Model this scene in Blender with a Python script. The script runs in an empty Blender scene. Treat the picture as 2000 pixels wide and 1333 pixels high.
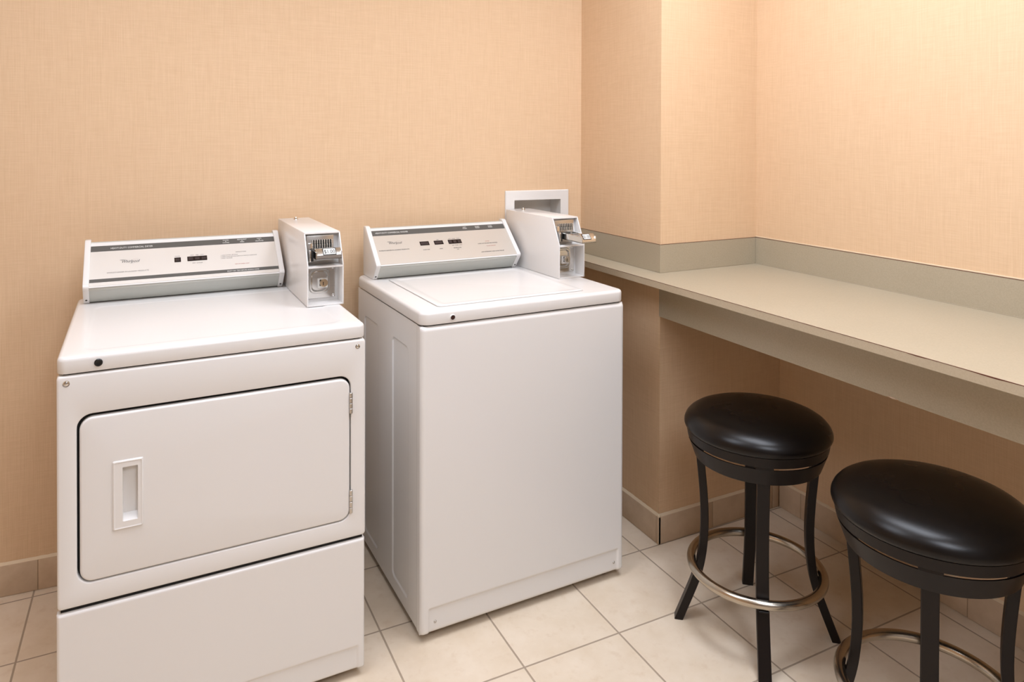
import bpy, bmesh, math, random
from mathutils import Vector, Matrix
random.seed(4)
SC = bpy.context.scene
COL = SC.collection

# ------------------------------------------------------------------ camera
cam_d = bpy.data.cameras.new('camera')
cam_d.sensor_width = 36.0
cam_d.lens = 1394.92 * 36.0 / 2000.0
cam_d.shift_x = (1000 - 981.75) / 2000.0
cam_d.shift_y = (290.33 - 666.5) / 2000.0
cam_d.clip_start = 0.02
cam = bpy.data.objects.new('camera', cam_d)
COL.objects.link(cam)
cam.matrix_world = (Matrix.Translation((-1.0712, -2.5125, 1.3826))
                    @ Matrix.Rotation(-0.4468, 4, 'Z')
                    @ Matrix.Rotation(math.pi / 2 - 0.0100, 4, 'X')
                    @ Matrix.Rotation(0.0027, 4, 'Z'))
SC.camera = cam

# ------------------------------------------------------------------ world, lights, exposure
world = bpy.data.worlds.new('world'); SC.world = world; world.use_nodes = True
world.node_tree.nodes['Background'].inputs[0].default_value = (0.9, 0.92, 1.0, 1)
world.node_tree.nodes['Background'].inputs[1].default_value = 0.15
SC.view_settings.view_transform = 'Standard'
SC.view_settings.look = 'None'
SC.view_settings.gamma = 1.0
SC.view_settings.use_curve_mapping = False
SC.view_settings.exposure = -0.14
CEIL = 2.5

def area(name, loc, sx, sy, power, color):
    d = bpy.data.lights.new(name, 'AREA'); d.shape = 'RECTANGLE'
    d.size = sx; d.size_y = sy; d.energy = power; d.color = color
    o = bpy.data.objects.new(name, d); COL.objects.link(o); o.location = loc
    return o
LAMP_COL = (0.90, 0.97, 1.10)
LAMPS = [(0.16, -1.36, 0.56, 1.16, 16), (-1.30, -1.10, 1.16, 0.56, 10), (-0.50, -3.00, 0.56, 1.16, 21)]  # overhead lamp, then added fill over the dryer side and behind the camera
for (x, y, sx, sy, p) in LAMPS:
    area('unseen_ceiling_lamp', (x, y, CEIL - 0.035), sx, sy, p, LAMP_COL)

# ------------------------------------------------------------------ geometry helpers
def link(name, bm, mat, parent=None, loc=None, smooth=True, ang=0.6, kind=None):
    bmesh.ops.remove_doubles(bm, verts=bm.verts, dist=1e-6)
    bmesh.ops.recalc_face_normals(bm, faces=bm.faces)
    if smooth:
        for f in bm.faces: f.smooth = True
        for e in bm.edges:
            if len(e.link_faces) == 2:
                e.smooth = e.calc_face_angle(0) < ang
            else:
                e.smooth = False
    me = bpy.data.meshes.new(name); bm.to_mesh(me); bm.free()
    me.materials.append(mat)
    o = bpy.data.objects.new(name, me); COL.objects.link(o)
    if parent: o.parent = parent
    if loc: o.location = loc
    if kind: o['kind'] = kind
    return o

def thing(name, label, cat, loc=(0, 0, 0), rz=0, group=None):
    o = bpy.data.objects.new(name, None); COL.objects.link(o)
    o.empty_display_size = 0.1
    o.location = loc; o.rotation_euler = (0, 0, rz)
    o['label'] = label; o['category'] = cat
    if group: o['group'] = group
    return o

def merge(bm, tmp, M=None):
    if M is not None: bmesh.ops.transform(tmp, matrix=M, verts=tmp.verts)
    me = bpy.data.meshes.new('tmp'); tmp.to_mesh(me); tmp.free()
    bm.from_mesh(me); bpy.data.meshes.remove(me)

def box(bm, x0, x1, y0, y1, z0, z1, bev=0, seg=2, M=None):
    t = bmesh.new()
    bmesh.ops.create_cube(t, size=1)
    bmesh.ops.scale(t, vec=(x1 - x0, y1 - y0, z1 - z0), verts=t.verts)
    bmesh.ops.translate(t, vec=((x0 + x1) / 2, (y0 + y1) / 2, (z0 + z1) / 2), verts=t.verts)
    if bev:
        bmesh.ops.bevel(t, geom=list(t.edges), offset=bev, segments=seg, affect='EDGES', profile=0.5)
    merge(bm, t, M)

def prism(bm, pts, a, b, axis='x', bev=0, seg=2, M=None):
    """pts: polygon in the other two axes (y,z) / (x,z) / (x,y)"""
    t = bmesh.new()
    def v(p, s):
        return {'x': (s, p[0], p[1]), 'y': (p[0], s, p[1]), 'z': (p[0], p[1], s)}[axis]
    A = [t.verts.new(v(p, a)) for p in pts]; B = [t.verts.new(v(p, b)) for p in pts]
    t.faces.new(A); t.faces.new(B[::-1])
    n = len(pts)
    for i in range(n): t.faces.new((A[i], B[i], B[(i + 1) % n], A[(i + 1) % n]))
    bmesh.ops.recalc_face_normals(t, faces=t.faces)
    if bev: bmesh.ops.bevel(t, geom=list(t.edges), offset=bev, segments=seg, affect='EDGES', profile=0.5)
    merge(bm, t, M)

def loft(bm, loops, cap0=True, cap1=True, M=None, closed=False):
    t = bmesh.new()
    L = [[t.verts.new(p) for p in lp] for lp in loops]
    n = len(L[0])
    rng = range(len(L)) if closed else range(len(L) - 1)
    for k in rng:
        a, b = L[k], L[(k + 1) % len(L)]
        for i in range(n): t.faces.new((a[i], a[(i + 1) % n], b[(i + 1) % n], b[i]))
    if not closed:
        if cap0: t.faces.new(L[0][::-1])
        if cap1: t.faces.new(L[-1])
    merge(bm, t, M)

def rrect(x0, x1, y0, y1, r, n=6):
    pts = []
    r = max(r, 1e-4)
    for cx, cy, a0 in ((x1 - r, y1 - r, 0), (x0 + r, y1 - r, 90), (x0 + r, y0 + r, 180), (x1 - r, y0 + r, 270)):
        for i in range(n + 1):
            a = math.radians(a0 + 90 * i / n)
            pts.append((cx + r * math.cos(a), cy + r * math.sin(a)))
    return pts

def lathe(bm, prof, segs=64, cx=0, cy=0, M=None):
    t = bmesh.new(); rings = []
    for r, z in prof:
        if r < 1e-6: rings.append([t.verts.new((cx, cy, z))])
        else: rings.append([t.verts.new((cx + r * math.cos(2 * math.pi * i / segs), cy + r * math.sin(2 * math.pi * i / segs), z)) for i in range(segs)])
    for a, b in zip(rings[:-1], rings[1:]):
        for i in range(segs):
            j = (i + 1) % segs
            if len(a) == 1 and len(b) == 1: continue
            if len(a) == 1: t.faces.new((a[0], b[j], b[i]))
            elif len(b) == 1: t.faces.new((a[i], a[j], b[0]))
            else: t.faces.new((a[i], a[j], b[j], b[i]))
    merge(bm, t, M)

def cyl(bm, c, r, h, axis='z', segs=24, bev=0):
    """cylinder starting at c going +h along axis"""
    b = bev
    prof = [(0, 0), (r - b, 0), (r, b), (r, h - b), (r - b, h), (0, h)] if b else [(0, 0), (r, 0), (r, h), (0, h)]
    R = {'z': Matrix.Identity(4), 'x': Matrix.Rotation(math.pi / 2, 4, 'Y'), 'y': Matrix.Rotation(-math.pi / 2, 4, 'X')}[axis]
    lathe(bm, prof, segs, M=Matrix.Translation(c) @ R)

def torus(bm, R, r, z, segs=96, n=16):
    lathe(bm, [(R + r * math.cos(2 * math.pi * k / n), z + r * math.sin(2 * math.pi * k / n)) for k in range(n + 1)], segs)

def grid_surf(bm, us, vs, f):
    V = [[bm.verts.new(f(u, v)) for v in vs] for u in us]
    for i in range(len(us) - 1):
        for j in range(len(vs) - 1):
            bm.faces.new((V[i][j], V[i + 1][j], V[i + 1][j + 1], V[i][j + 1]))

def spread(a, b, breaks, step=0.05, fine=0.0012, w=0.012):
    s = {a, b}
    x = a
    while x < b: s.add(round(x, 5)); x += step
    for c in list(breaks):
        k = -w
        while k <= w + 1e-9:
            q = c + k
            if a <= q <= b: s.add(round(q, 5))
            k += fine
    return sorted(s)

def text_bm(bm, body, size, M, align='LEFT', shear=0, space=1.0, extr=0.00012, sx=1.0):
    cu = bpy.data.curves.new('t', 'FONT'); cu.body = body; cu.size = size
    cu.align_x = align; cu.shear = shear; cu.space_character = space; cu.extrude = extr; cu.resolution_u = 2
    cu.space_line = 0.8
    ob = bpy.data.objects.new('t', cu); COL.objects.link(ob)
    bpy.context.view_layer.update()
    dg = bpy.context.evaluated_depsgraph_get()
    me = bpy.data.meshes.new_from_object(ob.evaluated_get(dg))
    me.transform(M @ Matrix.Scale(sx, 4, (1, 0, 0)))
    bm.from_mesh(me)
    bpy.data.objects.remove(ob); bpy.data.meshes.remove(me); bpy.data.curves.remove(cu)

# ------------------------------------------------------------------ materials
def srgb(r, g, b):
    f = lambda c: ((c / 255 + 0.055) / 1.055) ** 2.4 if c / 255 > 0.04045 else c / 255 / 12.92
    return (f(r), f(g), f(b), 1)

def mat(name, col, rough=0.5, metal=0.0, spec=0.5, coat=0.0):
    m = bpy.data.materials.new(name); m.use_nodes = True
    b = m.node_tree.nodes['Principled BSDF']
    b.inputs['Base Color'].default_value = col
    b.inputs['Roughness'].default_value = rough
    b.inputs['Metallic'].default_value = metal
    b.inputs['Specular IOR Level'].default_value = spec
    b.inputs['Coat Weight'].default_value = coat
    return m

class NT:
    def __init__(s, m):
        s.nt = m.node_tree; s.b = s.nt.nodes['Principled BSDF']
        s.co = s.nt.nodes.new('ShaderNodeTexCoord')
    def n(s, t, **kw):
        q = s.nt.nodes.new(t)
        for k, v in kw.items(): setattr(q, k, v)
        return q
    def l(s, a, b): s.nt.links.new(a, b)
    def math(s, op, a, b=None, c=None):
        q = s.n('ShaderNodeMath', operation=op)
        for i, v in enumerate((a, b, c)):
            if v is None: continue
            if isinstance(v, (int, float)): q.inputs[i].default_value = v
            else: s.l(v, q.inputs[i])
        return q.outputs[0]
    def mapping(s, scale=(1, 1, 1), loc=(0, 0, 0), rot=(0, 0, 0), src=None):
        q = s.n('ShaderNodeMapping')
        q.inputs['Scale'].default_value = scale; q.inputs['Location'].default_value = loc; q.inputs['Rotation'].default_value = rot
        s.l(src or s.co.outputs['Object'], q.inputs[0]); return q.outputs[0]
    def noise(s, vec, scale, detail=2, rough=0.5):
        q = s.n('ShaderNodeTexNoise'); q.inputs['Scale'].default_value = scale
        q.inputs['Detail'].default_value = detail; q.inputs['Roughness'].default_value = rough
        s.l(vec, q.inputs['Vector']); return q.outputs['Fac']
    def mix(s, fac, a, b, blend='MIX'):
        q = s.n('ShaderNodeMix', data_type='RGBA', blend_type=blend)
        if isinstance(fac, (int, float)): q.inputs[0].default_value = fac
        else: s.l(fac, q.inputs[0])
        for i, v in ((6, a), (7, b)):
            if isinstance(v, tuple): q.inputs[i].default_value = v
            else: s.l(v, q.inputs[i])
        return q.outputs[2]
    def ramp(s, x, lo, hi):
        q = s.n('ShaderNodeMapRange'); q.inputs[1].default_value = lo; q.inputs[2].default_value = hi
        s.l(x, q.inputs[0]); return q.outputs[0]
    def bump(s, h, strength, dist=0.001):
        q = s.n('ShaderNodeBump'); q.inputs['Strength'].default_value = strength; q.inputs['Distance'].default_value = dist
        s.l(h, q.inputs['Height']); s.l(q.outputs[0], s.b.inputs['Normal'])

WALL_A = srgb(230, 199, 164); WALL_B = srgb(218, 185, 149)
def wallpaper():
    m = mat('woven_wallpaper', WALL_A, 0.75, spec=0.25); t = NT(m)
    v1 = t.noise(t.mapping((420, 420, 9)), 1.0, 2, 0.6)       # vertical threads
    h1 = t.noise(t.mapping((14, 14, 420)), 1.0, 2, 0.6)       # horizontal threads
    big = t.noise(t.mapping((38, 38, 30)), 1.0, 3, 0.6)
    w = t.math('ADD', t.math('MULTIPLY', v1, 0.55), t.math('MULTIPLY', h1, 0.45))
    w = t.math('ADD', t.math('MULTIPLY', w, 0.85), t.math('MULTIPLY', big, 0.15))
    f = t.ramp(w, 0.34, 0.66)
    t.l(t.mix(f, WALL_B, WALL_A), t.b.inputs['Base Color'])
    t.bump(w, 0.25, 0.0008)
    return m
M_WALL = wallpaper()

TX, TY, TS, TSY, TROT = 0.0889, -0.856, 0.3004, 0.3026, 0.0105
def tile_mat():
    m = mat('beige_floor_tile', srgb(226, 208, 185), 0.42, spec=0.4); t = NT(m)
    p = t.n('ShaderNodeVectorMath', operation='SUBTRACT'); t.l(t.co.outputs['Object'], p.inputs[0]); p.inputs[1].default_value = (TX, TY, 0)
    r = t.mapping((1 / TS, 1 / TSY, 1), rot=(0, 0, 0), src=None)
    rot = t.n('ShaderNodeVectorRotate', rotation_type='Z_AXIS'); t.l(p.outputs[0], rot.inputs['Vector']); rot.inputs['Angle'].default_value = -TROT
    sc = t.n('ShaderNodeVectorMath', operation='MULTIPLY'); t.l(rot.outputs[0], sc.inputs[0]); sc.inputs[1].default_value = (1 / TS, 1 / TSY, 0)
    sep = t.n('ShaderNodeSeparateXYZ'); t.l(sc.outputs[0], sep.inputs[0])
    def edge(o):  # distance to nearest grid line in cells
        fr = t.math('FRACT', t.math('ADD', o, 0.5))
        return t.math('ABSOLUTE', t.math('SUBTRACT', fr, 0.5))
    d = t.math('MINIMUM', edge(sep.outputs[0]), edge(sep.outputs[1]))
    wob = t.math('MULTIPLY', t.noise(t.mapping((60, 60, 60)), 1.0, 2), 0.0015)
    g = t.ramp(t.math('ADD', d, wob), 0.0075, 0.0105)          # 0 in grout, 1 on tile
    cell = t.n('ShaderNodeVectorMath', operation='FLOOR'); t.l(sc.outputs[0], cell.inputs[0])
    wn = t.n('ShaderNodeTexWhiteNoise', noise_dimensions='3D'); t.l(cell.outputs[0], wn.inputs[0])
    off = t.n('ShaderNodeVectorMath', operation='ADD'); t.l(t.co.outputs['Object'], off.inputs[0])
    k = t.n('ShaderNodeVectorMath', operation='SCALE'); t.l(wn.outputs[1], k.inputs[0]); k.inputs['Scale'].default_value = 7.0
    t.l(k.outputs[0], off.inputs[1])
    cloud = t.noise(t.mapping((9, 9, 9), src=off.outputs[0]), 1.0, 5, 0.62)
    blot = t.noise(t.mapping((30, 30, 30), src=off.outputs[0]), 1.0, 3, 0.6)
    c = t.mix(t.ramp(cloud, 0.3, 0.7), srgb(221, 202, 177), srgb(233, 217, 196))
    c = t.mix(t.math('MULTIPLY', t.ramp(blot, 0.56, 0.8), 0.45), c, srgb(206, 180, 150))
    c = t.mix(t.math('MULTIPLY', wn.outputs[0], 0.12), c, srgb(214, 192, 166))
    c = t.mix(g, srgb(168, 150, 130), c)
    t.l(c, t.b.inputs['Base Color'])
    rr = t.math('ADD', t.math('MULTIPLY', g, -0.35), 0.8); t.l(rr, t.b.inputs['Roughness'])
    t.bump(t.math('ADD', t.math('MULTIPLY', g, 1.0), t.math('MULTIPLY', blot, 0.06)), 0.6, 0.0015)
    return m
M_FLOOR = tile_mat()

def base_tile_mat():
    m = mat('beige_base_tile', srgb(205, 180, 152), 0.45, spec=0.4); t = NT(m)
    cloud = t.noise(t.mapping((14, 14, 14)), 1.0, 5, 0.6)
    c = t.mix(t.ramp(cloud, 0.3, 0.7), srgb(196, 171, 144), srgb(214, 191, 165))
    t.l(c, t.b.inputs['Base Color']); return m
M_BASE = base_tile_mat()
M_GROUT = mat('cream_caulk', srgb(228, 208, 178), 0.7)
M_JOINT = mat('tile_joint_grout', srgb(176, 152, 126), 0.85)
M_CEIL = mat('white_ceiling', srgb(240, 236, 228), 0.9)
M_ROOM = mat('painted_wall', srgb(164, 158, 154), 0.8)

def enamel(name, col, rough=0.22):
    m = mat(name, col, rough, spec=0.5); t = NT(m)
    o = t.noise(t.mapping((120, 120, 120)), 1.0, 2)
    t.bump(o, 0.02, 0.0006)
    return m
M_WHITE = enamel('white_enamel', srgb(232, 229, 226))
M_WHITE_TOP = M_WHITE
M_PLASTIC = mat('white_plastic', srgb(232, 229, 225), 0.35)
M_DARKGAP = mat('dark_recess', (0.012, 0.011, 0.010, 1), 0.8)
M_GREY = mat('dark_grey_print', srgb(88, 86, 82), 0.45)
M_GREYLIGHT = mat('grey_underside', srgb(196, 196, 188), 0.4)
M_INK = mat('dark_ink', srgb(70, 66, 64), 0.6)
M_INKSOFT = mat('soft_grey_ink', srgb(128, 122, 118), 0.6)
M_REDINK = mat('faded_red_ink', srgb(196, 130, 115), 0.6)
M_WHITEINK = mat('white_ink', srgb(225, 225, 220), 0.5)
M_LENS = mat('black_display_lens', srgb(34, 26, 26), 0.15)
M_LENS2 = mat('dark_display_segment', srgb(58, 48, 48), 0.3)
M_SCREW = mat('dark_screw', srgb(70, 66, 60), 0.35, 0.8)
M_BLACK = mat('black_plug', (0.008, 0.008, 0.008, 1), 0.3)

def metal(name, col, rough, aniso=False):
    m = mat(name, col, rough, 1.0); t = NT(m)
    o = t.noise(t.mapping((6, 200, 200)), 1.0, 2)
    rr = t.math('ADD', t.math('MULTIPLY', o, 0.12), rough - 0.06); t.l(rr, t.b.inputs['Roughness'])
    return m
M_CHROME = metal('polished_steel', (0.72, 0.71, 0.69, 1), 0.16)
M_CHROME2 = metal('satin_steel', (0.60, 0.58, 0.55, 1), 0.3)
M_BRASS = metal('aged_brass', (0.55, 0.42, 0.28, 1), 0.3)
M_RING = metal('brushed_bronze_nickel', (0.50, 0.445, 0.37, 1), 0.24)
M_TEETH = metal('bright_steel', (0.92, 0.91, 0.88, 1), 0.42)
M_BRONZE = mat('dark_bronze_metal', (0.0085, 0.0050, 0.0040, 1), 0.36, 0.0, 0.25)
M_RUBBER = mat('black_rubber', (0.01, 0.01, 0.01, 1), 0.7)
M_FOOT = mat('foot_reflection_tint', srgb(120, 80, 62), 0.6)  # red-brown reflection on the feet put into the base colour

def faceplate_mat(name, col, metalness):
    m = mat(name, col, 0.38, metalness); t = NT(m)
    o = t.noise(t.mapping((4, 500, 500)), 1.0, 2, 0.5)
    t.l(t.math('ADD', t.math('MULTIPLY', o, 0.14), 0.32), t.b.inputs['Roughness'])
    return m
M_PLATE_D = faceplate_mat('satin_faceplate_ceiling_tint', srgb(228, 224, 218), 0.35)  # dryer plate: bright ceiling reflection put into a paler base colour
M_PLATE_W = faceplate_mat('satin_faceplate_wall_tint', srgb(208, 200, 189), 0.30)  # same satin metal, warm wall reflection put into the base colour

def leather():
    m = mat('black_leather', (0.0050, 0.0034, 0.0028, 1), 0.28, spec=0.30); t = NT(m)
    v = t.n('ShaderNodeTexVoronoi'); v.inputs['Scale'].default_value = 420; t.l(t.co.outputs['Object'], v.inputs['Vector'])
    n2 = t.noise(t.mapping((14, 14, 14)), 1.0, 1, 0.5)
    h = t.math('ADD', t.math('MULTIPLY', v.outputs['Distance'], 0.25), t.math('MULTIPLY', n2, 0.4))
    t.bump(h, 0.07, 0.0012)
    t.l(t.math('ADD', t.math('MULTIPLY', n2, 0.14), 0.22), t.b.inputs['Roughness'])
    return m
M_LEATHER = leather()

def laminate(name, a, b, rough=0.38):
    m = mat(name, a, rough, spec=0.45); t = NT(m)
    n1 = t.noise(t.mapping((260, 260, 260)), 1.0, 2, 0.6)
    n2 = t.noise(t.mapping((5, 5, 5)), 1.0, 4, 0.6)
    f = t.math('ADD', t.math('MULTIPLY', t.ramp(n1, 0.3, 0.7), 0.5), t.math('MULTIPLY', n2, 0.5))
    t.l(t.mix(f, a, b), t.b.inputs['Base Color'])
    return m
M_LAM = laminate('greige_laminate', srgb(167, 155, 132), srgb(183, 171, 149))
M_LAMEDGE = laminate('greige_edge_laminate', srgb(178, 162, 138), srgb(192, 178, 153), 0.5)
M_SUBST = mat('brown_particleboard', srgb(92, 48, 32), 0.8)
M_CHIP = mat('chipped_laminate_core', srgb(214, 190, 168), 0.7)

# ------------------------------------------------------------------ room shell
XA, YB, XC, XC2 = 0.4744, -0.5406, 0.9219, 1.0513
BROT, CROT = -0.0548, 0.0250
bk = lambda x: x * math.tan(BROT)
cf = lambda x: YB + (x - XA) * math.tan(CROT)
XL, YR = -3.0, -4.2

bm = bmesh.new(); box(bm, XL - 0.1, XC2 + 0.2, YR - 0.1, 0.35, -0.1, 0); link('floor', bm, M_FLOOR, kind='structure')
bm = bmesh.new(); box(bm, XL - 0.1, XC2 + 0.2, YR - 0.1, 0.35, CEIL, CEIL + 0.1); link('ceiling', bm, M_CEIL, kind='structure')

# back wall (slightly out of square) with the recess opening for the outlet box
HX0, HX1, HZ0, HZ1 = 0.170, 0.384, 0.985, 1.158
bm = bmesh.new()
xs = [XL - 0.1, HX0, HX1, XA + 0.05]; zs = [0, HZ0, HZ1, CEIL]
for i in range(3):
    for j in range(3):
        if i == 1 and j == 1: continue
        x0, x1, z0, z1 = xs[i], xs[i + 1], zs[j], zs[j + 1]
        t = bmesh.new()
        P = [(x0, bk(x0)), (x1, bk(x1)), (x1, bk(x1) + 0.12), (x0, bk(x0) + 0.12)]
        A = [t.verts.new((p[0], p[1], z0)) for p in P]; B = [t.verts.new((p[0], p[1], z1)) for p in P]
        t.faces.new(A[::-1]); t.faces.new(B)
        for k in range(4): t.faces.new((A[k], A[(k + 1) % 4], B[(k + 1) % 4], B[k]))
        merge(bm, t)
link('wall_back', bm, M_WALL, kind='structure', smooth=False)
# projecting column that the counter wraps around
bm = bmesh.new()
prism(bm, [(XA, bk(XA) + 0.05), (XA, YB), (XC2 + 0.1, cf(XC2 + 0.1)), (XC2 + 0.1, bk(XA) + 0.05)], 0, CEIL, 'z')
link('wall_column', bm, M_WALL, kind='structure', smooth=False)
# right wall: thicker above the counter, set back below it
ZC, ZSL, ZAP, DSP = 0.9325, 0.9113, 0.7837, 0.0979
bm = bmesh.new(); box(bm, XC, XC2 + 0.2, YR, YB + 0.03, ZC, CEIL)
link('wall_right', bm, M_WALL, kind='structure', smooth=False)
bm = bmesh.new(); box(bm, XC2, XC2 + 0.2, YR, YB + 0.03, 0, ZC)
link('wall_right_lower', bm, M_WALL, kind='structure', smooth=False)
bm = bmesh.new(); box(bm, XL - 0.1, XL, YR, 0.3, 0, CEIL); link('wall_left', bm, M_WALL, kind='structure', smooth=False)
bm = bmesh.new(); box(bm, XL - 0.1, XC2 + 0.2, YR - 0.1, YR, 0, CEIL); link('wall_front', bm, M_ROOM, kind='structure', smooth=False)

# tiled base: pieces with thin joints, light caulk on top
HB = 0.0945
def baseboard(name, p0, p1, joints, th=0.010):
    """p0->p1 along the wall, room on the right hand side"""
    d = Vector((p1[0] - p0[0], p1[1] - p0[1], 0)); L = d.length; d.normalize()
    n = Vector((d.y, -d.x, 0))
    M = Matrix(((d.x, n.x, 0, p0[0]), (d.y, n.y, 0, p0[1]), (0, 0, 1, 0), (0, 0, 0, 1)))
    cuts = [0] + [j for j in joints if 0.01 < j < L - 0.01] + [L]
    bm = bmesh.new()
    for a, b in zip(cuts[:-1], cuts[1:]):
        box(bm, a + (0.0012 if a else 0), b - (0.0012 if b < L else 0), 0.0005, th, 0.0008, HB, 0.0012, 2, M)
    o = link(name, bm, M_BASE, kind='structure')
    bm = bmesh.new(); box(bm, 0.0, L, 0.0004, th - 0.0018, 0.0008, HB - 0.001, 0, 1, M)
    link('grout', bm, M_JOINT, parent=o)
    bm = bmesh.new()
    # slightly uneven caulk bead
    pr = []
    nseg = max(2, int(L / 0.01))
    loops = []
    for i in range(nseg + 1):
        s = L * i / nseg; w = random.uniform(-0.0007, 0.0007)
        pts = [(0.0005, HB - 0.0005), (th - 0.001, HB - 0.0005), (th - 0.002, HB + 0.0012), (0.0005, HB + 0.0060 + w)]
        loops.append([tuple(M @ Vector((s, y, z))) for y, z in pts])
    loft(bm, loops)
    link('caulk', bm, M_GROUT, parent=o)
    return o
xj = -1.4124
dist = lambda x, x0: (x - x0) / math.cos(BROT)
js = [dist(xj + 0.3004 * k, XL) for k in range(-5, 6)]
baseboard('baseboard_back', (XL, bk(XL)), (XA - 0.0102, bk(XA - 0.0102)), sorted(js))
baseboard('baseboard_side', (XA, bk(XA) - 0.011), (XA, YB - 0.0102), [0.2, 0.5])
baseboard('baseboard_column', (XA - 0.0092, cf(XA)), (XC2 - 0.011, cf(XC2 - 0.011)), [0.2447, 0.5427])
baseboard('baseboard_right', (XC2, YB + 0.003), (XC2, YR), [0.3 * k + 0.1 for k in range(12)])

# unseen ceiling panels: first inferred from highlights, other two added as fill
def e_mat():
    m = mat('lit_diffuser', (0.9, 0.9, 0.9, 1), 0.5); b = m.node_tree.nodes['Principled BSDF']
    b.inputs['Emission Color'].default_value = LAMP_COL + (1,); b.inputs['Emission Strength'].default_value = 6.0
    return m
M_DIFF = e_mat()
for i, (x, y, sx, sy, p) in enumerate(LAMPS):
    t = thing('unseen_ceiling_light', ['white ceiling light panel in front of the washing machine', 'added white ceiling fill panel in front of the dryer', 'added white ceiling fill panel farthest from the back wall'][i], 'ceiling light', (x, y, CEIL))
    bm = bmesh.new()
    o_ = rrect(-sx / 2 - 0.03, sx / 2 + 0.03, -sy / 2 - 0.03, sy / 2 + 0.03, 0.005, 2); i_ = rrect(-sx / 2, sx / 2, -sy / 2, sy / 2, 0.004, 2)
    loft(bm, [[(a, b, 0) for a, b in o_], [(a, b, -0.03) for a, b in o_], [(a, b, -0.03) for a, b in i_], [(a, b, 0) for a, b in i_]], closed=True)
    link('frame', bm, M_PLASTIC, parent=t)
    bm = bmesh.new(); box(bm, -sx / 2, sx / 2, -sy / 2, sy / 2, -0.012, -0.002); link('diffuser', bm, M_DIFF, parent=t)

# ------------------------------------------------------------------ wall outlet box
ob = thing('wall_outlet_box', 'white plastic recessed utility box frame in the back wall behind the washer coin box', 'utility box', (0.2766, bk(0.2766), 0.965), math.atan(math.tan(BROT)))
W2 = 0.1380
bm = bmesh.new()
o_ = rrect(-W2, W2, 0.0, 0.2247, 0.003, 3); o2 = rrect(-W2 + 0.003, W2 - 0.003, 0.003, 0.2217, 0.002, 3)
i1 = rrect(-0.1010, 0.1010, 0.030, 0.1872, 0.002, 3); 
loft(bm, [[(a, -0.0005, b) for a, b in o_], [(a, -0.006, b) for a, b in o_], [(a, -0.009, b) for a, b in o2],
          [(a, -0.009, b) for a, b in i1], [(a, 0.085, b) for a, b in i1]], cap0=False, cap1=True)
link('frame', bm, M_PLASTIC, parent=ob)
bm = bmesh.new(); box(bm, -0.012, 0.012, 0.04, 0.084, 0.045, 0.062, 0.002); cyl(bm, (0, 0.03, 0.0535), 0.006, 0.03, 'y')
link('valve', bm, M_BRASS, parent=ob)

# ------------------------------------------------------------------ folding counter
XF, XAP = 0.3688, 0.4694
ct = thing('laminate_counter', 'long greige laminate counter along the right wall with backsplash', 'counter', (XA, YB, 0))
Minv = Matrix.Translation((-XA, -YB, 0))
def cl(name, bm, m):
    bmesh.ops.transform(bm, matrix=Minv, verts=bm.verts)
    return link(name, bm, m, parent=ct)
YEND = -3.9
bm = bmesh.new()
poly = [(XF + 0.0015, bk(XA) - 0.004), (XF + 0.0015, YEND), (XC - 0.0005, YEND), (XC - 0.0005, cf(XC) - 0.001), (XA - 0.0008, YB - 0.0008), (XA - 0.0008, bk(XA) - 0.004)]
prism(bm, poly, ZSL, ZC, 'z', 0)
cl('worktop', bm, M_LAM)
bm = bmesh.new()
box(bm, XF - 0.0002, XF + 0.0013, YEND, bk(XA) - 0.006, ZSL - 0.0003, ZC - 0.0010)
es = cl('edge_strip', bm, M_LAMEDGE)
# exposed core line above the edge strip, wider where it is chipped
bm = bmesh.new()
N = 400; loops = []
for i in range(N + 1):
    y = bk(XA) - 0.01 + (YEND + 0.01 - bk(XA) + 0.01) * i / N
    w = 0.0006 + 0.0005 * random.random()
    for c, s, h in ((-1.536, 0.02, 0.0010), (-1.685, 0.035, 0.0016), (-1.10, 0.02, 0.0004)):
        w += h * math.exp(-((y - c) / s) ** 2)
    loops.append([(XF - 0.0004, y, ZC - w), (XF - 0.0004, y, ZC - 0.0001), (XF + 0.0016, y, ZC - 0.0001), (XF + 0.0016, y, ZC - w)])
loft(bm, loops)
cl('exposed_core', bm, M_SUBST)
bm = bmesh.new()
# apron with a small chip in its lower edge
pts = [(YB - 0.0005, ZSL - 0.0006), (YB - 0.0005, ZAP)]
chipY = -1.408
for dy, dz in ((0.016, 0), (0.012, 0.0025), (0.004, 0.0012), (-0.003, 0.0032), (-0.009, 0.0008), (-0.012, 0.0022), (-0.017, 0)):
    pts.append((chipY + dy, ZAP + dz))
pts += [(YEND, ZAP), (YEND, ZSL - 0.0006)]
prism(bm, pts, XAP, XAP + 0.02, 'x')
cl('apron', bm, M_LAM)
bm = bmesh.new()
prism(bm, [(chipY + 0.012, ZAP + 0.0022), (chipY + 0.002, ZAP - 0.0005), (chipY - 0.010, ZAP + 0.0008), (chipY - 0.004, ZAP + 0.0034)], XAP - 0.0006, XAP + 0.001, 'x')
cl('chip', bm, M_CHIP)
def splash(name, p0, p1, th=0.004):
    d = Vector((p1[0] - p0[0], p1[1] - p0[1], 0)); L = d.length; d.normalize(); n = Vector((d.y, -d.x, 0))
    M = Matrix(((d.x, n.x, 0, p0[0]), (d.y, n.y, 0, p0[1]), (0, 0, 1, 0), (0, 0, 0, 1)))
    bm = bmesh.new(); box(bm, 0, L, 0.0004, th, ZC + 0.0002, ZC + DSP, 0.0007, 1, M)
    cl(name, bm, M_LAM)
    bm = bmesh.new(); box(bm, 0.001, L - 0.001, th - 0.0012, th + 0.0003, ZC + DSP - 0.0011, ZC + DSP + 0.0003, 0, 1, M)
    cl('laminate_edge_line', bm, M_SUBST)
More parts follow.
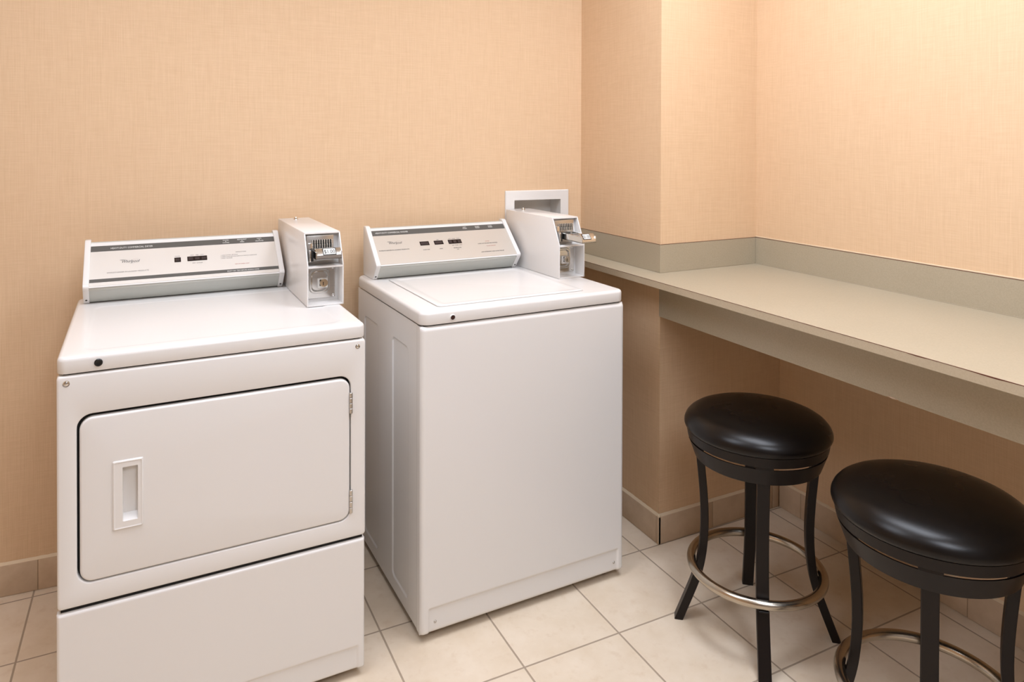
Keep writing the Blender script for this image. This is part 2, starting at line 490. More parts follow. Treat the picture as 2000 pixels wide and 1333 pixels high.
splash('backsplash', (XA, bk(XA) - 0.005), (XA, YB - 0.0042))
splash('backsplash', (XA - 0.004, cf(XA) - 0.0001), (XC - 0.0045, cf(XC - 0.0045)))
splash('backsplash', (XC, cf(XC) - 0.0005), (XC, YEND))
bm = bmesh.new(); box(bm, XC - 0.0028, XC + 0.0, YEND, cf(XC) - 0.001, ZC + DSP - 0.0005, ZC + DSP + 0.004, 0.001)
cl('caulk', bm, M_GROUT)
bm = bmesh.new(); box(bm, XC - 0.0060, XC - 0.0035, YEND, cf(XC) - 0.005, ZC, ZC + 0.0015, 0.0004)
cl('caulk', bm, M_LAM)

# ------------------------------------------------------------------ shared machine parts
H = 0.914
def cap_slab(bm, W, D, z0, z1, rc=0.022, re=0.012, dish=None):
    loops = []
    def lp(inset, z, r): return [(a, b, z) for a, b in rrect(inset, W - inset, inset, D - inset, r, 8)]
    loops.append(lp(0.004, z0, rc - 0.003)); loops.append(lp(0.001, z0 + 0.001, rc)); loops.append(lp(0, z0 + 0.004, rc))
    for k in range(7):
        a = math.pi / 2 * k / 6
        loops.append(lp(re * (1 - math.cos(a)), z1 - re + re * math.sin(a), max(rc - re * (1 - math.cos(a)), 0.006)))
    if dish:
        ins, dep = dish
        for k in range(5):
            u = k / 4; s = u * u * (3 - 2 * u)
            loops.append([(a, b, z1 - dep * s) for a, b in rrect(ins + 0.012 * u, W - ins - 0.012 * u, ins * 0.8 + 0.012 * u, D - 0.14 - 0.012 * u, 0.03, 8)])
    loft(bm, loops)

def relief(bm, W, z0, z1, y, re, extra, xb=(), zb=(), back=0.02):
    """front sheet facing -y with rounded edges and pressed relief; closed behind"""
    def edge(t):
        if t >= re: return 0
        q = re - t
        return re - math.sqrt(max(re * re - q * q, 0))
    xs = spread(0, W, list(xb) + [0.0, W], fine=0.0015, w=re + 0.004)
    zs = spread(z0, z1, list(zb) + [z0, z1], fine=0.0015, w=re + 0.004)
    def f(x, z):
        e = edge(x) + edge(W - x) + edge(z - z0) + edge(z1 - z)
        return (x, y + min(e, re) + extra(x, z), z)
    grid_surf(bm, xs, zs, f)
    box(bm, 0.0005, W - 0.0005, y + re, y + back, z0 + 0.0005, z1 - 0.0005)

def sstep(a, b, x):
    t = max(0, min(1, (x - a) / (b - a))); return t * t * (3 - 2 * t)

def screw(parent, x, y, z, r, m=M_CHROME, slot=True, name='screw'):
    bm = bmesh.new()
    prof = [(0, -0.0022), (r * 0.55, -0.0019), (r * 0.9, -0.0010), (r, 0.0)]
    lathe(bm, prof, 24, M=Matrix.Translation((x, y, z)) @ Matrix.Rotation(-math.pi / 2, 4, 'X'))
    lathe(bm, [(r * 1.0, 0.0), (r * 1.35, -0.0004), (r * 1.4, 0.0004)], 24, M=Matrix.Translation((x, y, z)) @ Matrix.Rotation(-math.pi / 2, 4, 'X'))
    o = link(name, bm, m, parent=parent)
    return o

def face_frame(y0):
    k = Vector((0, y0 - 0.035, 0.967)); t = Vector((0, y0 + 0.088, 1.078)); d = (t - k).normalized()
    n = Vector((1, 0, 0)).cross(d)          # outward normal (towards -y, +z)
    if n.z < 0: n = -n
    return k, d, n
def FM(y0, x, s, h=0.0016):
    k, d, n = face_frame(y0)
    o = k + d * s + n * h + Vector((x, 0, 0))
    return Matrix(((1, d.x, n.x, o.x), (0, d.y, n.y, o.y), (0, d.z, n.z, o.z), (0, 0, 0, 1)))
def fbox(bm, y0, x0, x1, s0, s1, h0, h1, bev=0, seg=2):
    box(bm, x0, x1, s0, s1, h0, h1, bev, seg, M=FM(y0, 0, 0, 0))

def console(root, y0, kind):
    dx = 0.0 if kind == 'd' else 0.004
    x0, x1 = 0.0335 + dx, 0.5555
    bm = bmesh.new()
    prof = [(y0 + 0.002, H + 0.004), (y0 - 0.027, 0.9535), (y0 - 0.0325, 0.9555), (y0 - 0.0365, 0.9600), (y0 - 0.0350, 0.967), (y0 + 0.088, 1.078), (y0 + 0.098, 1.078), (y0 + 0.108, 1.070), (y0 + 0.108, H + 0.001), (y0 + 0.012, H + 0.001)]
    prism(bm, prof, x0, x1, 'x', 0.0008, 1)
    c = link('control_console', bm, M_GREYLIGHT, parent=root)
    # end caps
    for a, b in ((x0 - 0.0155, x0 + 0.0005), (x1 - 0.0005, x1 + 0.0155)):
        bm = bmesh.new()
        e = [(y0 + 0.002, H + 0.0005), (y0 - 0.036, 0.960), (y0 - 0.0395, 0.967), (y0 - 0.038, 0.972), (y0 + 0.083, 1.0835), (y0 + 0.089, 1.0855), (y0 + 0.106, 1.0855), (y0 + 0.111, 1.080), (y0 + 0.111, H + 0.0005)]
        prism(bm, e, a, b, 'x', 0.0022, 3)
        link('end_cap', bm, M_WHITE, parent=c)
        bm = bmesh.new()
        q = Vector((0, -0.038, 0.046)).normalized()
        nn = Vector((0, -q.z, q.y))
        P = Vector(((a + b) / 2, y0 + 0.002 - 0.009, H + 0.0115)) + nn * 0.0005
        if nn.y > 0: nn = -nn
        Mx = Matrix.Translation(P) @ nn.to_track_quat('Z', 'Y').to_matrix().to_4x4()
        lathe(bm, [(0, 0.0012), (0.0022, 0.001), (0.003, 0)], 16, M=Mx)
        link('screw', bm, M_SCREW, parent=c)
    # white lip strip and faceplate
    bm = bmesh.new(); fbox(bm, y0, x0 + 0.0003, x1 - 0.0003, 0.0015, 0.160, 0.0004, 0.0014)
    link('faceplate', bm, M_PLATE_D if kind == 'd' else M_PLATE_W, parent=c)
    bm = bmesh.new(); fbox(bm, y0, x0 + 0.0003, x1 - 0.0003, -0.004, 0.0012, 0.0002, 0.0016, 0.0005, 1)
    if kind == 'd': fbox(bm, y0, x0 + 0.0003, x1 - 0.0003, 0.1490, 0.161, 0.0014, 0.0019)
    else: fbox(bm, y0, x0 + 0.0003, x1 - 0.0003, 0.1510, 0.161, 0.0014, 0.0019)
    link('trim_strip', bm, M_WHITE, parent=c)
    bm = bmesh.new(); fbox(bm, y0, x0 + 0.0004, x1 - 0.0004, 0.1275, 0.1485 if kind == 'd' else 0.1508, 0.0013, 0.0017)
    link('top_stripe', bm, M_GREY, parent=c)
    if kind == 'd':
        bm = bmesh.new(); fbox(bm, y0, x0 + 0.0004, x1 - 0.0004, 0.0135, 0.0255, 0.0013, 0.0017)
        link('lower_stripe', bm, M_GREY, parent=c)
        wins = [(0.2561, 0.2742, 0.0679, 0.0859, 1), (0.2921, 0.3483, 0.0688, 0.0868, 3)]
    else:
        wins = [(0.2000, 0.2345, 0.0717, 0.0897, 1), (0.2535, 0.2880, 0.0714, 0.0894, 1), (0.3075, 0.3590, 0.0704, 0.0894, 3)]
    for a, b, s0, s1, ns in wins:
        bm = bmesh.new(); fbox(bm, y0, a, b, s0, s1, 0.0012, 0.0021, 0.0004, 1)
        link('display_window', bm, M_LENS, parent=c)
        bm = bmesh.new()
        wd = (b - a) / ns
        for k in range(ns):
            fbox(bm, y0, a + wd * k + 0.003, a + wd * (k + 1) - 0.003, s0 + 0.004, s1 - 0.004, 0.0020, 0.0022)
        link('display_segment', bm, M_LENS2, parent=c)
    def T(nm, m, s, sz, x, v, al='LEFT', sh=0, sx=1.0, sp=1.0):
        b_ = bmesh.new(); text_bm(b_, s, sz, FM(y0, x, v, 0.0018), al, sh, sp, sx=sx)
        return link(nm, b_, m, parent=c, smooth=False)
    INK = M_INKSOFT if kind == 'd' else M_INK
    # white print
    if kind == 'd':
        T('heading', M_WHITEINK, 'HEAVY-DUTY COMMERCIAL DRYER', 0.0088, 0.0852, 0.1345, sx=0.80)
        for x, s in ((0.4070, 'WHITES\n&\nCOLORS'), (0.4560, 'PERMANENT\n&\nPRESS'), (0.5090, 'KNITS\n&\nDELICATES')):
            T('heading', M_WHITEINK, s, 0.0060, x, 0.1412, 'CENTER', sx=0.85)
        T('heading', M_WHITEINK, 'SELECT DRY TEMP BEFORE ADDING COINS', 0.0062, 0.4018, 0.0168, sx=0.78)
    else:
        T('heading', M_WHITEINK, 'HEAVY-DUTY COMMERCIAL WASHER', 0.0088, 0.0513, 0.1365, sx=0.80)
        for x, s in ((0.3920, 'HOT\nWASH'), (0.4440, 'WARM\nWASH'), (0.4970, 'COLD\nWASH')):
            T('heading', M_WHITEINK, s, 0.0072, x, 0.1415, 'CENTER', sx=0.85)
    # dark print
    bm = bmesh.new()
    lx, ls = (0.1135, 0.0790) if kind == 'd' else (0.0875, 0.0870)
    text_bm(bm, 'Whirlpool', 0.0145, FM(y0, lx, ls, 0.0018), 'LEFT', 0.35, sx=0.78)
    # swash loop through the logo
    cxl, csl = lx + 0.030, ls + 0.004
    rr = 0.0002
    pts = []
    for k in range(41):
        a = math.radians(200 - 330 * k / 40)
        pts.append((cxl + 0.004 + 0.012 * math.cos(a) + 0.006 * math.sin(a), csl + 0.0075 * math.sin(a)))
    for p, q in zip(pts[:-1], pts[1:]):
        d_ = Vector((q[0] - p[0], q[1] - p[1])); n_ = Vector((-d_.y, d_.x)).normalized() * 0.00013
        t = bmesh.new()
        vv = [t.verts.new(FM(y0, 0, 0, 0.0018) @ Vector((a_, b_, 0))) for a_, b_ in ((p[0] + n_.x, p[1] + n_.y), (p[0] - n_.x, p[1] - n_.y), (q[0] - n_.x, q[1] - n_.y), (q[0] + n_.x, q[1] + n_.y))]
        t.faces.new(vv); merge(bm, t)
    text_bm(bm, "COMMERCIAL", 0.0035, FM(y0, lx - 0.003, ls + 0.0098, 0.0018), sx=0.7)
    link('logo', bm, M_INK, parent=c)
    bm = bmesh.new()
    tx, ts, tw = (0.0771, 0.0435, 0.130) if kind == 'd' else (0.0463, 0.0585, 0.126)
    T('small_print', INK, "WORLD'S LEADER IN LAUNDRY PRODUCTS", 0.0060, tx, ts, sx=0.92)
    if kind == 'd':
        T('small_print', INK, 'POWER', 0.0042, 0.2650, 0.0892, 'CENTER')
        T('small_print', INK, 'HIGH    MED    LOW', 0.0042, 0.3200, 0.0900, 'CENTER')
        T('small_print', INK, 'DRY  CYCLES', 0.0048, 0.3200, 0.0585, 'CENTER')
        T('small_print', INK, 'INSTRUCTIONS', 0.0050, 0.4480, 0.0915, 'CENTER', sx=0.9)
        for k, s in enumerate(('1. LOAD CLOTHES - SET CYCLE', '2. INSERT COINS AND PUSH SLIDE IN ALL THE WAY. CLOSE DOOR', '3. START THE DRYER')):
            T('small_print', INK, s, 0.0042, 0.3875, 0.0815 - 0.0062 * k, sx=0.85)
    else:
        T('small_print', INK, 'WASH TIME', 0.0046, 0.2165, 0.0505, 'CENTER'); T('small_print', INK, 'RINSE', 0.0046, 0.2720, 0.0505, 'CENTER')
        T('small_print', INK, 'TEMPERATURE', 0.0046, 0.3340, 0.0495, 'CENTER'); T('small_print', INK, 'USE', 0.0046, 0.3340, 0.0425, 'CENTER')
        T('small_print', INK, 'HOT    WARM    COLD', 0.0042, 0.3330, 0.0920, 'CENTER'); T('small_print', INK, 'HOT   WARM   COLD', 0.0040, 0.3370, 0.0618, 'CENTER')
        T('small_print', INK, 'SPIN', 0.0040, 0.2700, 0.0915, 'CENTER')
        T('small_print', INK, 'LOAD CLOTHES BEFORE STARTING', 0.0056, 0.4191, 0.0605, sx=0.88)
        T('small_print', INK, 'ADD DETERGENT AND CLOSE THE LID', 0.0056, 0.4190, 0.0215, sx=0.94)
    if kind == 'd': T('red_print', M_REDINK, 'KEEP LINT SCREEN CLEAN', 0.0042, 0.4271, 0.0437, sx=0.85)
    else: T('red_print', M_REDINK, 'NOTICE', 0.0048, 0.4520, 0.0700, sx=0.9); T('red_print', M_REDINK, 'DO NOT OVERLOAD', 0.0042, 0.4500, 0.0480, sx=0.9)
    return c

def coin_meter(root, x0, x1, yb, pulled):
    y0 = 0.238; ZT = 1.118; ZK = 1.030; ZS = 1.022; th = 0.0035
    side = [(y0, H + 0.0006), (y0, ZK), (y0 + 0.044, ZT), (yb, ZT), (yb, H + 0.0006)]
    bm = bmesh.new()
    prism(bm, side, x0, x0 + th, 'x', 0.0009, 2); prism(bm, side, x1 - th, x1, 'x', 0.0009, 2)
    box(bm, x0 + 0.0005, x1 - 0.0005, y0 + 0.0425, yb, ZT - 0.004, ZT + 0.0012, 0.001)     # lid
    box(bm, x0 + 0.0005, x1 - 0.0005, yb - 0.004, yb - 0.0005, H + 0.001, ZT - 0.001)
    box(bm, x0 + th - 0.001, x1 - th + 0.001, y0 + 0.0015, y0 + 0.10, H + 0.0006, H + 0.004)
    box(bm, x0 + th - 0.001, x1 - th + 0.001, y0 + 0.001, y0 + 0.075, ZS, ZS + 0.005, 0.0008)   # shelf
    # upper inner back, following the slope, and lower inner back
    prism(bm, [(y0 + 0.048, ZS), (y0 + 0.062, ZT - 0.003), (y0 + 0.066, ZT - 0.003), (y0 + 0.052, ZS)], x0 + th, x1 - th, 'x')
    box(bm, x0 + th, x1 - th, y0 + 0.052, y0 + 0.056, H + 0.003, ZS + 0.001)
    c = link('coin_meter', bm, M_WHITE, parent=root)
    w = x1 - x0
    # upper steel plate with the row of coin slots
    bm = bmesh.new()
    box(bm, x0 + 0.006, x1 - 0.020, y0 + 0.040, y0 + 0.0495, ZS + 0.010, ZT - 0.008, 0.001)
    link('slot_plate', bm, M_CHROME2, parent=c)
    cx0 = x0 + 0.021; cw = 0.058
    bm = bmesh.new(); box(bm, cx0, cx0 + cw, y0 + 0.0385, y0 + 0.0405, 1.0745, 1.0975)
    link('coin_slots', bm, M_DARKGAP, parent=c)
    bm = bmesh.new()
    for k in range(9):
        xx = cx0 + 0.0005 + k * (cw - 0.003) / 8
        box(bm, xx, xx + 0.0028, y0 + 0.034, y0 + 0.0395, 1.0745, 1.0860, 0.0006, 1)
        box(bm, xx, xx + 0.0028, y0 + 0.036, y0 + 0.0395, 1.0870, 1.0975, 0.0006, 1)
    link('slot_teeth', bm, M_TEETH, parent=c)
    bm = bmesh.new(); box(bm, x0 + 0.0085, x0 + 0.020, y0 + 0.030, y0 + 0.041, 1.040, 1.090, 0.0015)
    box(bm, x0 + 0.0085, x0 + 0.0125, y0 + 0.008, y0 + 0.031, 1.040, 1.072, 0.001)
    link('slide_guide', bm, M_CHROME, parent=c)
    bm = bmesh.new(); box(bm, x0 + 0.0128, x0 + 0.0195, y0 + 0.010, y0 + 0.032, 1.041, 1.0715)
    link('slide_gap', bm, M_DARKGAP, parent=c)
    # coin slide
    yo = -0.095 if pulled else 0.0
    sx0 = x0 + 0.022; sx1 = x1 - 0.008 if not pulled else x1 - 0.026
    bm = bmesh.new()
    box(bm, sx0, sx1, y0 - 0.012 + yo, y0 + 0.040, 1.0475, 1.0515, 0.0008, 1)
    box(bm, sx0, sx0 + 0.003, y0 - 0.012 + yo, y0 + 0.036, 1.0475, 1.0690, 0.0008, 1)
    box(bm, sx1 - 0.003, sx1, y0 - 0.012 + yo, y0 + 0.036, 1.0475, 1.0690, 0.0008, 1)
    prism(bm, [(y0 - 0.012 + yo, 1.0475), (y0 - 0.012 + yo, 1.0600), (y0 + 0.004 + yo, 1.0770), (y0 + 0.010 + yo, 1.0770), (y0 + 0.010 + yo, 1.0475)], sx0 + 0.0005, sx1 - 0.0005, 'x', 0.001, 1)
    if pulled:
        for k in range(3): box(bm, sx0 + 0.002, sx1 - 0.002, y0 - 0.075 + 0.03 * k, y0 - 0.060 + 0.03 * k, 1.051, 1.0665, 0.001, 1)
    link('coin_slide', bm, M_CHROME, parent=c)
    # price tag
    bm = bmesh.new()
    k = Vector((0, y0 - 0.012 + yo, 1.0600)); d = Vector((0, 0.016, 0.017)).normalized(); n = Vector((0, -d.z, d.y))
    xt = sx0 + 0.022 if not pulled else sx0 + 0.008
    tw = 0.034 if not pulled else 0.026
    MM = Matrix(((1, 0, 0, xt), (0, d.y, n.y, k.y), (0, d.z, n.z, k.z), (0, 0, 0, 1)))
    box(bm, -0.002, tw + 0.002, -0.0005, 0.0225, 0.0002, 0.0011, 0, 1, MM)
    link('tag_frame', bm, M_BLACK, parent=c)
    bm = bmesh.new(); box(bm, 0, tw, 0.0015, 0.0205, 0.0010, 0.0014, 0, 1, MM); link('price_tag', bm, M_WHITEINK, parent=c)
    bm = bmesh.new(); text_bm(bm, '$1.00', 0.0175, MM @ Matrix.Translation((tw / 2, 0.0048, 0.0016)), 'CENTER', sx=0.80 if not pulled else 0.6)
    link('price', bm, M_BLACK, parent=c)
    # double arrow under the slide, printed on the upper back panel
    bm = bmesh.new(); ya = y0 + 0.0475
    xa_, xb_, za = x0 + 0.030, x0 + 0.062, 1.0335
    box(bm, xa_, xb_, ya - 0.0004, ya + 0.0004, za - 0.0004, za + 0.0004)
    for xx, s in ((xa_, 1), (xb_, -1)):
        t = bmesh.new(); t.faces.new([t.verts.new(p) for p in ((xx - 0.002 * s, ya - 0.0005, za), (xx + 0.003 * s, ya - 0.0005, za + 0.0022), (xx + 0.003 * s, ya - 0.0005, za - 0.0022))]); merge(bm, t)
    link('arrow_mark', bm, M_INK, parent=c)
    # lower lock plate
    lx0, lx1, lz0, lz1 = x0 + 0.006, x1 - 0.014, H + 0.014, ZS - 0.003
    yp = y0 + 0.046
    bm = bmesh.new()
    R0 = rrect(lx0, lx1, lz0, lz1, 0.003, 4)
    a0, a1, b0, b1 = lx0 + 0.012, lx0 + 0.064, lz0 + 0.017, lz1 - 0.010
    def LP(ins, r, y): return [(p, y, q) for p, q in rrect(a0 + ins, a1 - ins, b0 + ins, b1 - ins, max(r, 0.002), 4)]
    loft(bm, [[(p, yp + 0.004, q) for p, q in R0], [(p, yp, q) for p, q in R0], LP(-0.004, 0.018, yp), LP(-0.001, 0.016, yp - 0.004), LP(0.002, 0.014, yp - 0.004), LP(0.006, 0.012, yp + 0.002)], cap1=True)
    link('lock_plate', bm, M_CHROME, parent=c)
    lcx, lcz = (x0 + 0.055, 0.9725)
    bm = bmesh.new(); box(bm, lcx - 0.0165, lcx + 0.0135, yp - 0.004, yp + 0.003, lcz - 0.016, lcz + 0.012, 0.003, 3)
    link('lock_base', bm, M_PLASTIC, parent=c)
    bm = bmesh.new(); cyl(bm, (lcx, yp - 0.014, lcz), 0.0112, 0.012, 'y', 32, 0.0012)
    link('lock_cylinder', bm, M_BRASS if not pulled else M_CHROME2, parent=c)
    bm = bmesh.new(); box(bm, lcx - 0.0035, lcx - 0.0015, yp - 0.0146, yp - 0.0138, lcz - 0.006, lcz + 0.004)
    box(bm, lcx - 0.011, lcx - 0.006, yp - 0.0045, yp - 0.0038, lcz - 0.009, lcz + 0.009)
    link('keyhole', bm, M_DARKGAP, parent=c)
    for xx, zz in ((lx1 - 0.006, lz1 - 0.006), (lx1 - 0.006, lz0 + 0.006), (lx0 + 0.004, lz0 + 0.004)):
        screw(c, xx, yp - 0.0001, zz, 0.003, M_CHROME, name='rivet')
    # small key bolt on the lid
    bm = bmesh.new(); lathe(bm, [(0, 0.008), (0.005, 0.0075), (0.006, 0.006), (0.006, 0.001), (0.009, 0.0)], 24, M=Matrix.Translation((x0 + 0.050, yb - 0.045, ZT + 0.0012)))
    link('lid_bolt', bm, M_CHROME, parent=c)
    return c

def feet(root, W, D):
    for x in (0.05, W - 0.05):
        for y in (0.055, D - 0.06):
            bm = bmesh.new(); lathe(bm, [(0, 0), (0.015, 0), (0.019, 0.003), (0.019, 0.010), (0.012, 0.014), (0.006, 0.016), (0.006, 0.03), (0, 0.03)], 24, x, y)
            link('leveling_foot', bm, M_FOOT, parent=root)

# ------------------------------------------------------------------ dryer
WD, DD = 0.6780, 0.6545
dr = thing('clothes_dryer', 'white front-load coin clothes dryer with a large square door, left of the washer', 'clothes dryer', (-1.2736, -0.7253, 0), 0.0276)
bm = bmesh.new()
loft(bm, [[(a, b, 0.030) for a, b in rrect(0.003, WD - 0.003, 0.021, DD - 0.004, 0.006, 3)], [(a, b, 0.8725) for a, b in rrect(0.003, WD - 0.003, 0.021, DD - 0.004, 0.006, 3)]])
link('cabinet', bm, M_WHITE, parent=dr)
bm = bmesh.new(); cap_slab(bm, WD, DD, 0.8770, H, 0.018, 0.010, (0.045, 0.0012))
link('top_cover', bm, M_WHITE, parent=dr)
bm = bmesh.new(); box(bm, 0.012, WD - 0.012, 0.012, DD - 0.012, 0.8715, 0.8785); link('shadow_seam', bm, M_DARKGAP, parent=dr)
# front panel with the door opening
dx0, dx1, dz0, dz1 = 0.0372, 0.6400, 0.4140, 0.7850
bm = bmesh.new()
def rr3(i, y, r): return [(a, y, b) for a, b in rrect(i, WD - i, 0.3665 + i, 0.8735 - i, r, 8)]
loops = [rr3(0.0, 0.022, 0.006)]
for k in range(6):
    a = math.pi / 2 * k / 5
    loops.append(rr3(0.005 * (1 - math.cos(math.pi / 2 - a)) if False else 0.006 * (1 - math.cos(a)), 0.006 - 0.006 * math.sin(a), 0.008))
g = 0.0
for k in range(4):
    a = math.pi / 2 * k / 3
    i = 0.003 * math.sin(a)
    loops.append([(p, 0.003 * (1 - math.cos(a)), q) for p, q in rrect(dx0 - 0.003 + i, dx1 + 0.003 - i, dz0 - 0.003 + i, dz1 + 0.003 - i, 0.033 - i, 8)])
loops.append([(p, 0.0185, q) for p, q in rrect(dx0, dx1, dz0, dz1, 0.030, 8)])
loft(bm, loops, cap0=False, cap1=False)
link('front_panel', bm, M_WHITE, parent=dr)
bm = bmesh.new(); box(bm, dx0 - 0.002, dx1 + 0.002, 0.0175, 0.0205, dz0 - 0.002, dz1 + 0.002); link('door_recess', bm, M_DARKGAP, parent=dr)
# door: slightly proud, wider gap on top and left
ex0, ex1, ez0, ez1 = dx0 + 0.0050, dx1 - 0.0026, dz0 + 0.0022, dz1 - 0.0072
px0, px1, pz0, pz1 = 0.1250, 0.1555, 0.5350, 0.6560      # pocket
def door_loop(i, y, r): return [(a, y, b) for a, b in rrect(ex0 + i, ex1 - i, ez0 + i, ez1 - i, r, 8)]
loops = [door_loop(0.0015, 0.0172, 0.026), door_loop(0, 0.012, 0.027)]
for k in range(7):
    a = math.pi / 2 * k / 6
    i = 0.006 * (1 - math.cos(a)); loops.append(door_loop(i, -0.001 + 0.006 * (1 - math.sin(a)), max(0.027 - i, 0.01)))
loops.append([(a, -0.001, b) for a, b in rrect(px0 - 0.004, px1 + 0.004, pz0 - 0.004, pz1 + 0.004, 0.001, 8)])
loops.append([(a, 0.016, b) for a, b in rrect(px0 - 0.004, px1 + 0.004, pz0 - 0.004, pz1 + 0.004, 0.001, 8)])
bm = bmesh.new(); loft(bm, loops, cap0=False, cap1=False)
door = link('door', bm, M_WHITE, parent=dr)
# recessed pull
bm = bmesh.new()
hx0, hx1, hz0, hz1 = 0.1050, 0.1665, 0.5175, 0.6715
def hl(i, y, r=0.003): return [(a, y, b) for a, b in rrect(hx0 + i, hx1 - i, hz0 + i, hz1 - i, r, 4)]
inner = lambda y, t, b_: [(a, y, q) for a, q in rrect(px0 + t * 0.3, px1 - t * 0.3, pz0 + b_, pz1 - t, 0.002, 4)]
loft(bm, [hl(0, -0.0008), hl(0.0005, -0.003), hl(0.003, -0.0045), hl(0.0045, -0.0035), hl(0.006, -0.0035), inner(-0.0035, 0, 0), inner(-0.0020, 0.0006, 0.0006), inner(0.0150, 0.003, 0.011)], cap0=False, cap1=True)
link('pull_handle', bm, M_WHITE, parent=door)
for z0_, z1_ in ((0.4315, 0.4915), (0.6870, 0.7410)):
    bm = bmesh.new(); n = 4; L = (z1_ - z0_) / n
    for k in range(n): cyl(bm, (dx1 - 0.0004, -0.0012, z0_ + k * L + 0.0006), 0.0043, L - 0.0012, 'z', 16, 0.0005)
    box(bm, dx1 - 0.0045, dx1 - 0.002, 0.0, 0.012, z0_, z1_)
    link('hinge', bm, M_CHROME2, parent=door)
# lower panel with pressed toe line
bm = bmesh.new()
def low(x, z):
    t = 1 - sstep(0.078, 0.086, z)
    s = 1 - sstep(WD - 0.022, WD - 0.014, x)
    return 0.0035 * t * s
relief(bm, WD, 0.022, 0.3580, 0.0, 0.007, low, xb=(WD - 0.018,), zb=(0.082,), back=0.0205)
bmesh.ops.translate(bm, verts=bm.verts, vec=(-0.0015, 0, 0))
link('lower_panel', bm, M_WHITE, parent=dr)
bm = bmesh.new(); box(bm, 0.006, WD - 0.006, 0.010, 0.0215, 0.356, 0.370); link('shadow_seam', bm, M_DARKGAP, parent=dr)
screw(dr, 0.0180, -0.0001, 0.8575, 0.0052); screw(dr, 0.6575, -0.0001, 0.8563, 0.0046)
bm = bmesh.new(); cyl(bm, (0.0790, -0.0030, 0.8955), 0.0083, 0.004, 'y', 28, 0.001); lathe(bm, [(0.0035, -0.0038), (0.0055, -0.0042), (0.0062, -0.0030)], 24, M=Matrix.Translation((0.079, -0.0002, 0.8955)) @ Matrix.Rotation(-math.pi / 2, 4, 'X'))
link('lock_plug', bm, M_BLACK, parent=dr)
feet(dr, WD, DD)
console(dr, 0.566, 'd')
coin_meter(dr, 0.5800, 0.6835, 0.700, False)

# ------------------------------------------------------------------ washer
WW, DW = 0.6855, 0.6200
ws = thing('washing_machine', 'white top-load coin washing machine between the dryer and the wall corner', 'washing machine', (-0.4315, -0.6685, 0), 0.0343)
bm = bmesh.new()
# left side sheet with pressed panels
def rin(y, z, a0, a1, b0, b1, r=0.02):
    """signed inset distance of a rounded rectangle (positive inside)"""
    qx = abs(y - (a0 + a1) / 2) - (a1 - a0) / 2 + r; qz = abs(z - (b0 + b1) / 2) - (b1 - b0) / 2 + r
    return -(math.hypot(max(qx, 0), max(qz, 0)) + min(max(qx, qz), 0) - r)
def sidex(y, z):
    d = 0.0
    for a0, a1 in ((0.112, 0.255), (0.390, 0.545)):
        d += 0.0035 * sstep(0, 0.006, rin(y, z, a0, a1, 0.060, 0.792))
    fold = 0.0015 * sstep(0.038, 0.044, y)
    return 0.002 + d + fold
ys = spread(0.018, DW - 0.004, (0.041, 0.115, 0.252, 0.393, 0.542, 0.13, 0.24, 0.41, 0.53), step=0.03, fine=0.0015, w=0.006)
zs = spread(0.022, 0.8730, (0.063, 0.789, 0.075, 0.778), step=0.05, fine=0.0015, w=0.006)
grid_surf(bm, ys, zs, lambda y, z: (sidex(y, z), y, z))
loft(bm, [[(a, b, 0.022) for a, b in rrect(0.009, WW - 0.002, 0.019, DW - 0.004, 0.006, 3)], [(a, b, 0.8730) for a, b in rrect(0.009, WW - 0.002, 0.019, DW - 0.004, 0.006, 3)]])
link('cabinet', bm, M_WHITE, parent=ws)
bm = bmesh.new()
def lowW(x, z):
    t = 1 - sstep(0.088, 0.098, z)
    s = sstep(0.020, 0.028, x) * (1 - sstep(WW - 0.026, WW - 0.018, x))
    return 0.004 * t * s
relief(bm, WW, 0.022, 0.8730, 0.0, 0.013, lowW, xb=(0.024, WW - 0.022), zb=(0.093,), back=0.0195)
link('front_panel', bm, M_WHITE, parent=ws)
bm = bmesh.new(); cap_slab(bm, WW, DW, 0.8768, H, 0.026, 0.010)
link('top_cover', bm, M_WHITE, parent=ws)
bm = bmesh.new(); box(bm, 0.012, WW - 0.012, 0.012, DW - 0.012, 0.8715, 0.8785); link('shadow_seam', bm, M_DARKGAP, parent=ws)
bm = bmesh.new()
l0, l1, m0, m1 = 0.068, 0.562, 0.045, 0.487
def LL(i, z, r): return [(a, b, z) for a, b in rrect(l0 + i, l1 - i, m0 + i, m1 - i, r, 6)]
loft(bm, [LL(0.0015, H + 0.0001, 0.014), LL(0, H + 0.0010, 0.015), LL(0.0008, H + 0.0024, 0.015), LL(0.003, H + 0.0032, 0.013), LL(0.020, H + 0.0034, 0.012), LL(0.028, H + 0.0012, 0.012), LL(0.034, H + 0.0008, 0.012)])
link('lid', bm, M_WHITE, parent=ws)
bm = bmesh.new()
def L2(i, z): return [(a, b, z) for a, b in rrect(l0 - 0.0022 + i, l1 + 0.0022 - i, m0 - 0.0022 + i, m1 + 0.0022 - i, 0.016, 6)]
loft(bm, [L2(0, H + 0.00005), L2(0.0, H + 0.0002)]); link('lid_seam', bm, mat('grey_seam', srgb(176, 170, 166), 0.6), parent=ws)
bm = bmesh.new(); lathe(bm, [(0.0088, 0.0), (0.0086, -0.0022), (0.0070, -0.0030), (0.0066, -0.0008), (0, -0.0008)], 28, M=Matrix.Translation((0.0925, 0.0, 0.8925)) @ Matrix.Rotation(-math.pi / 2, 4, 'X'))
lk = link('lock_collar', bm, M_WHITE, parent=ws)
bm = bmesh.new(); cyl(bm, (0.0925, -0.0022, 0.8925), 0.0064, 0.003, 'y', 24, 0.0006); link('lock_plug', bm, mat('brown_plug', srgb(58, 34, 30), 0.35), parent=ws)
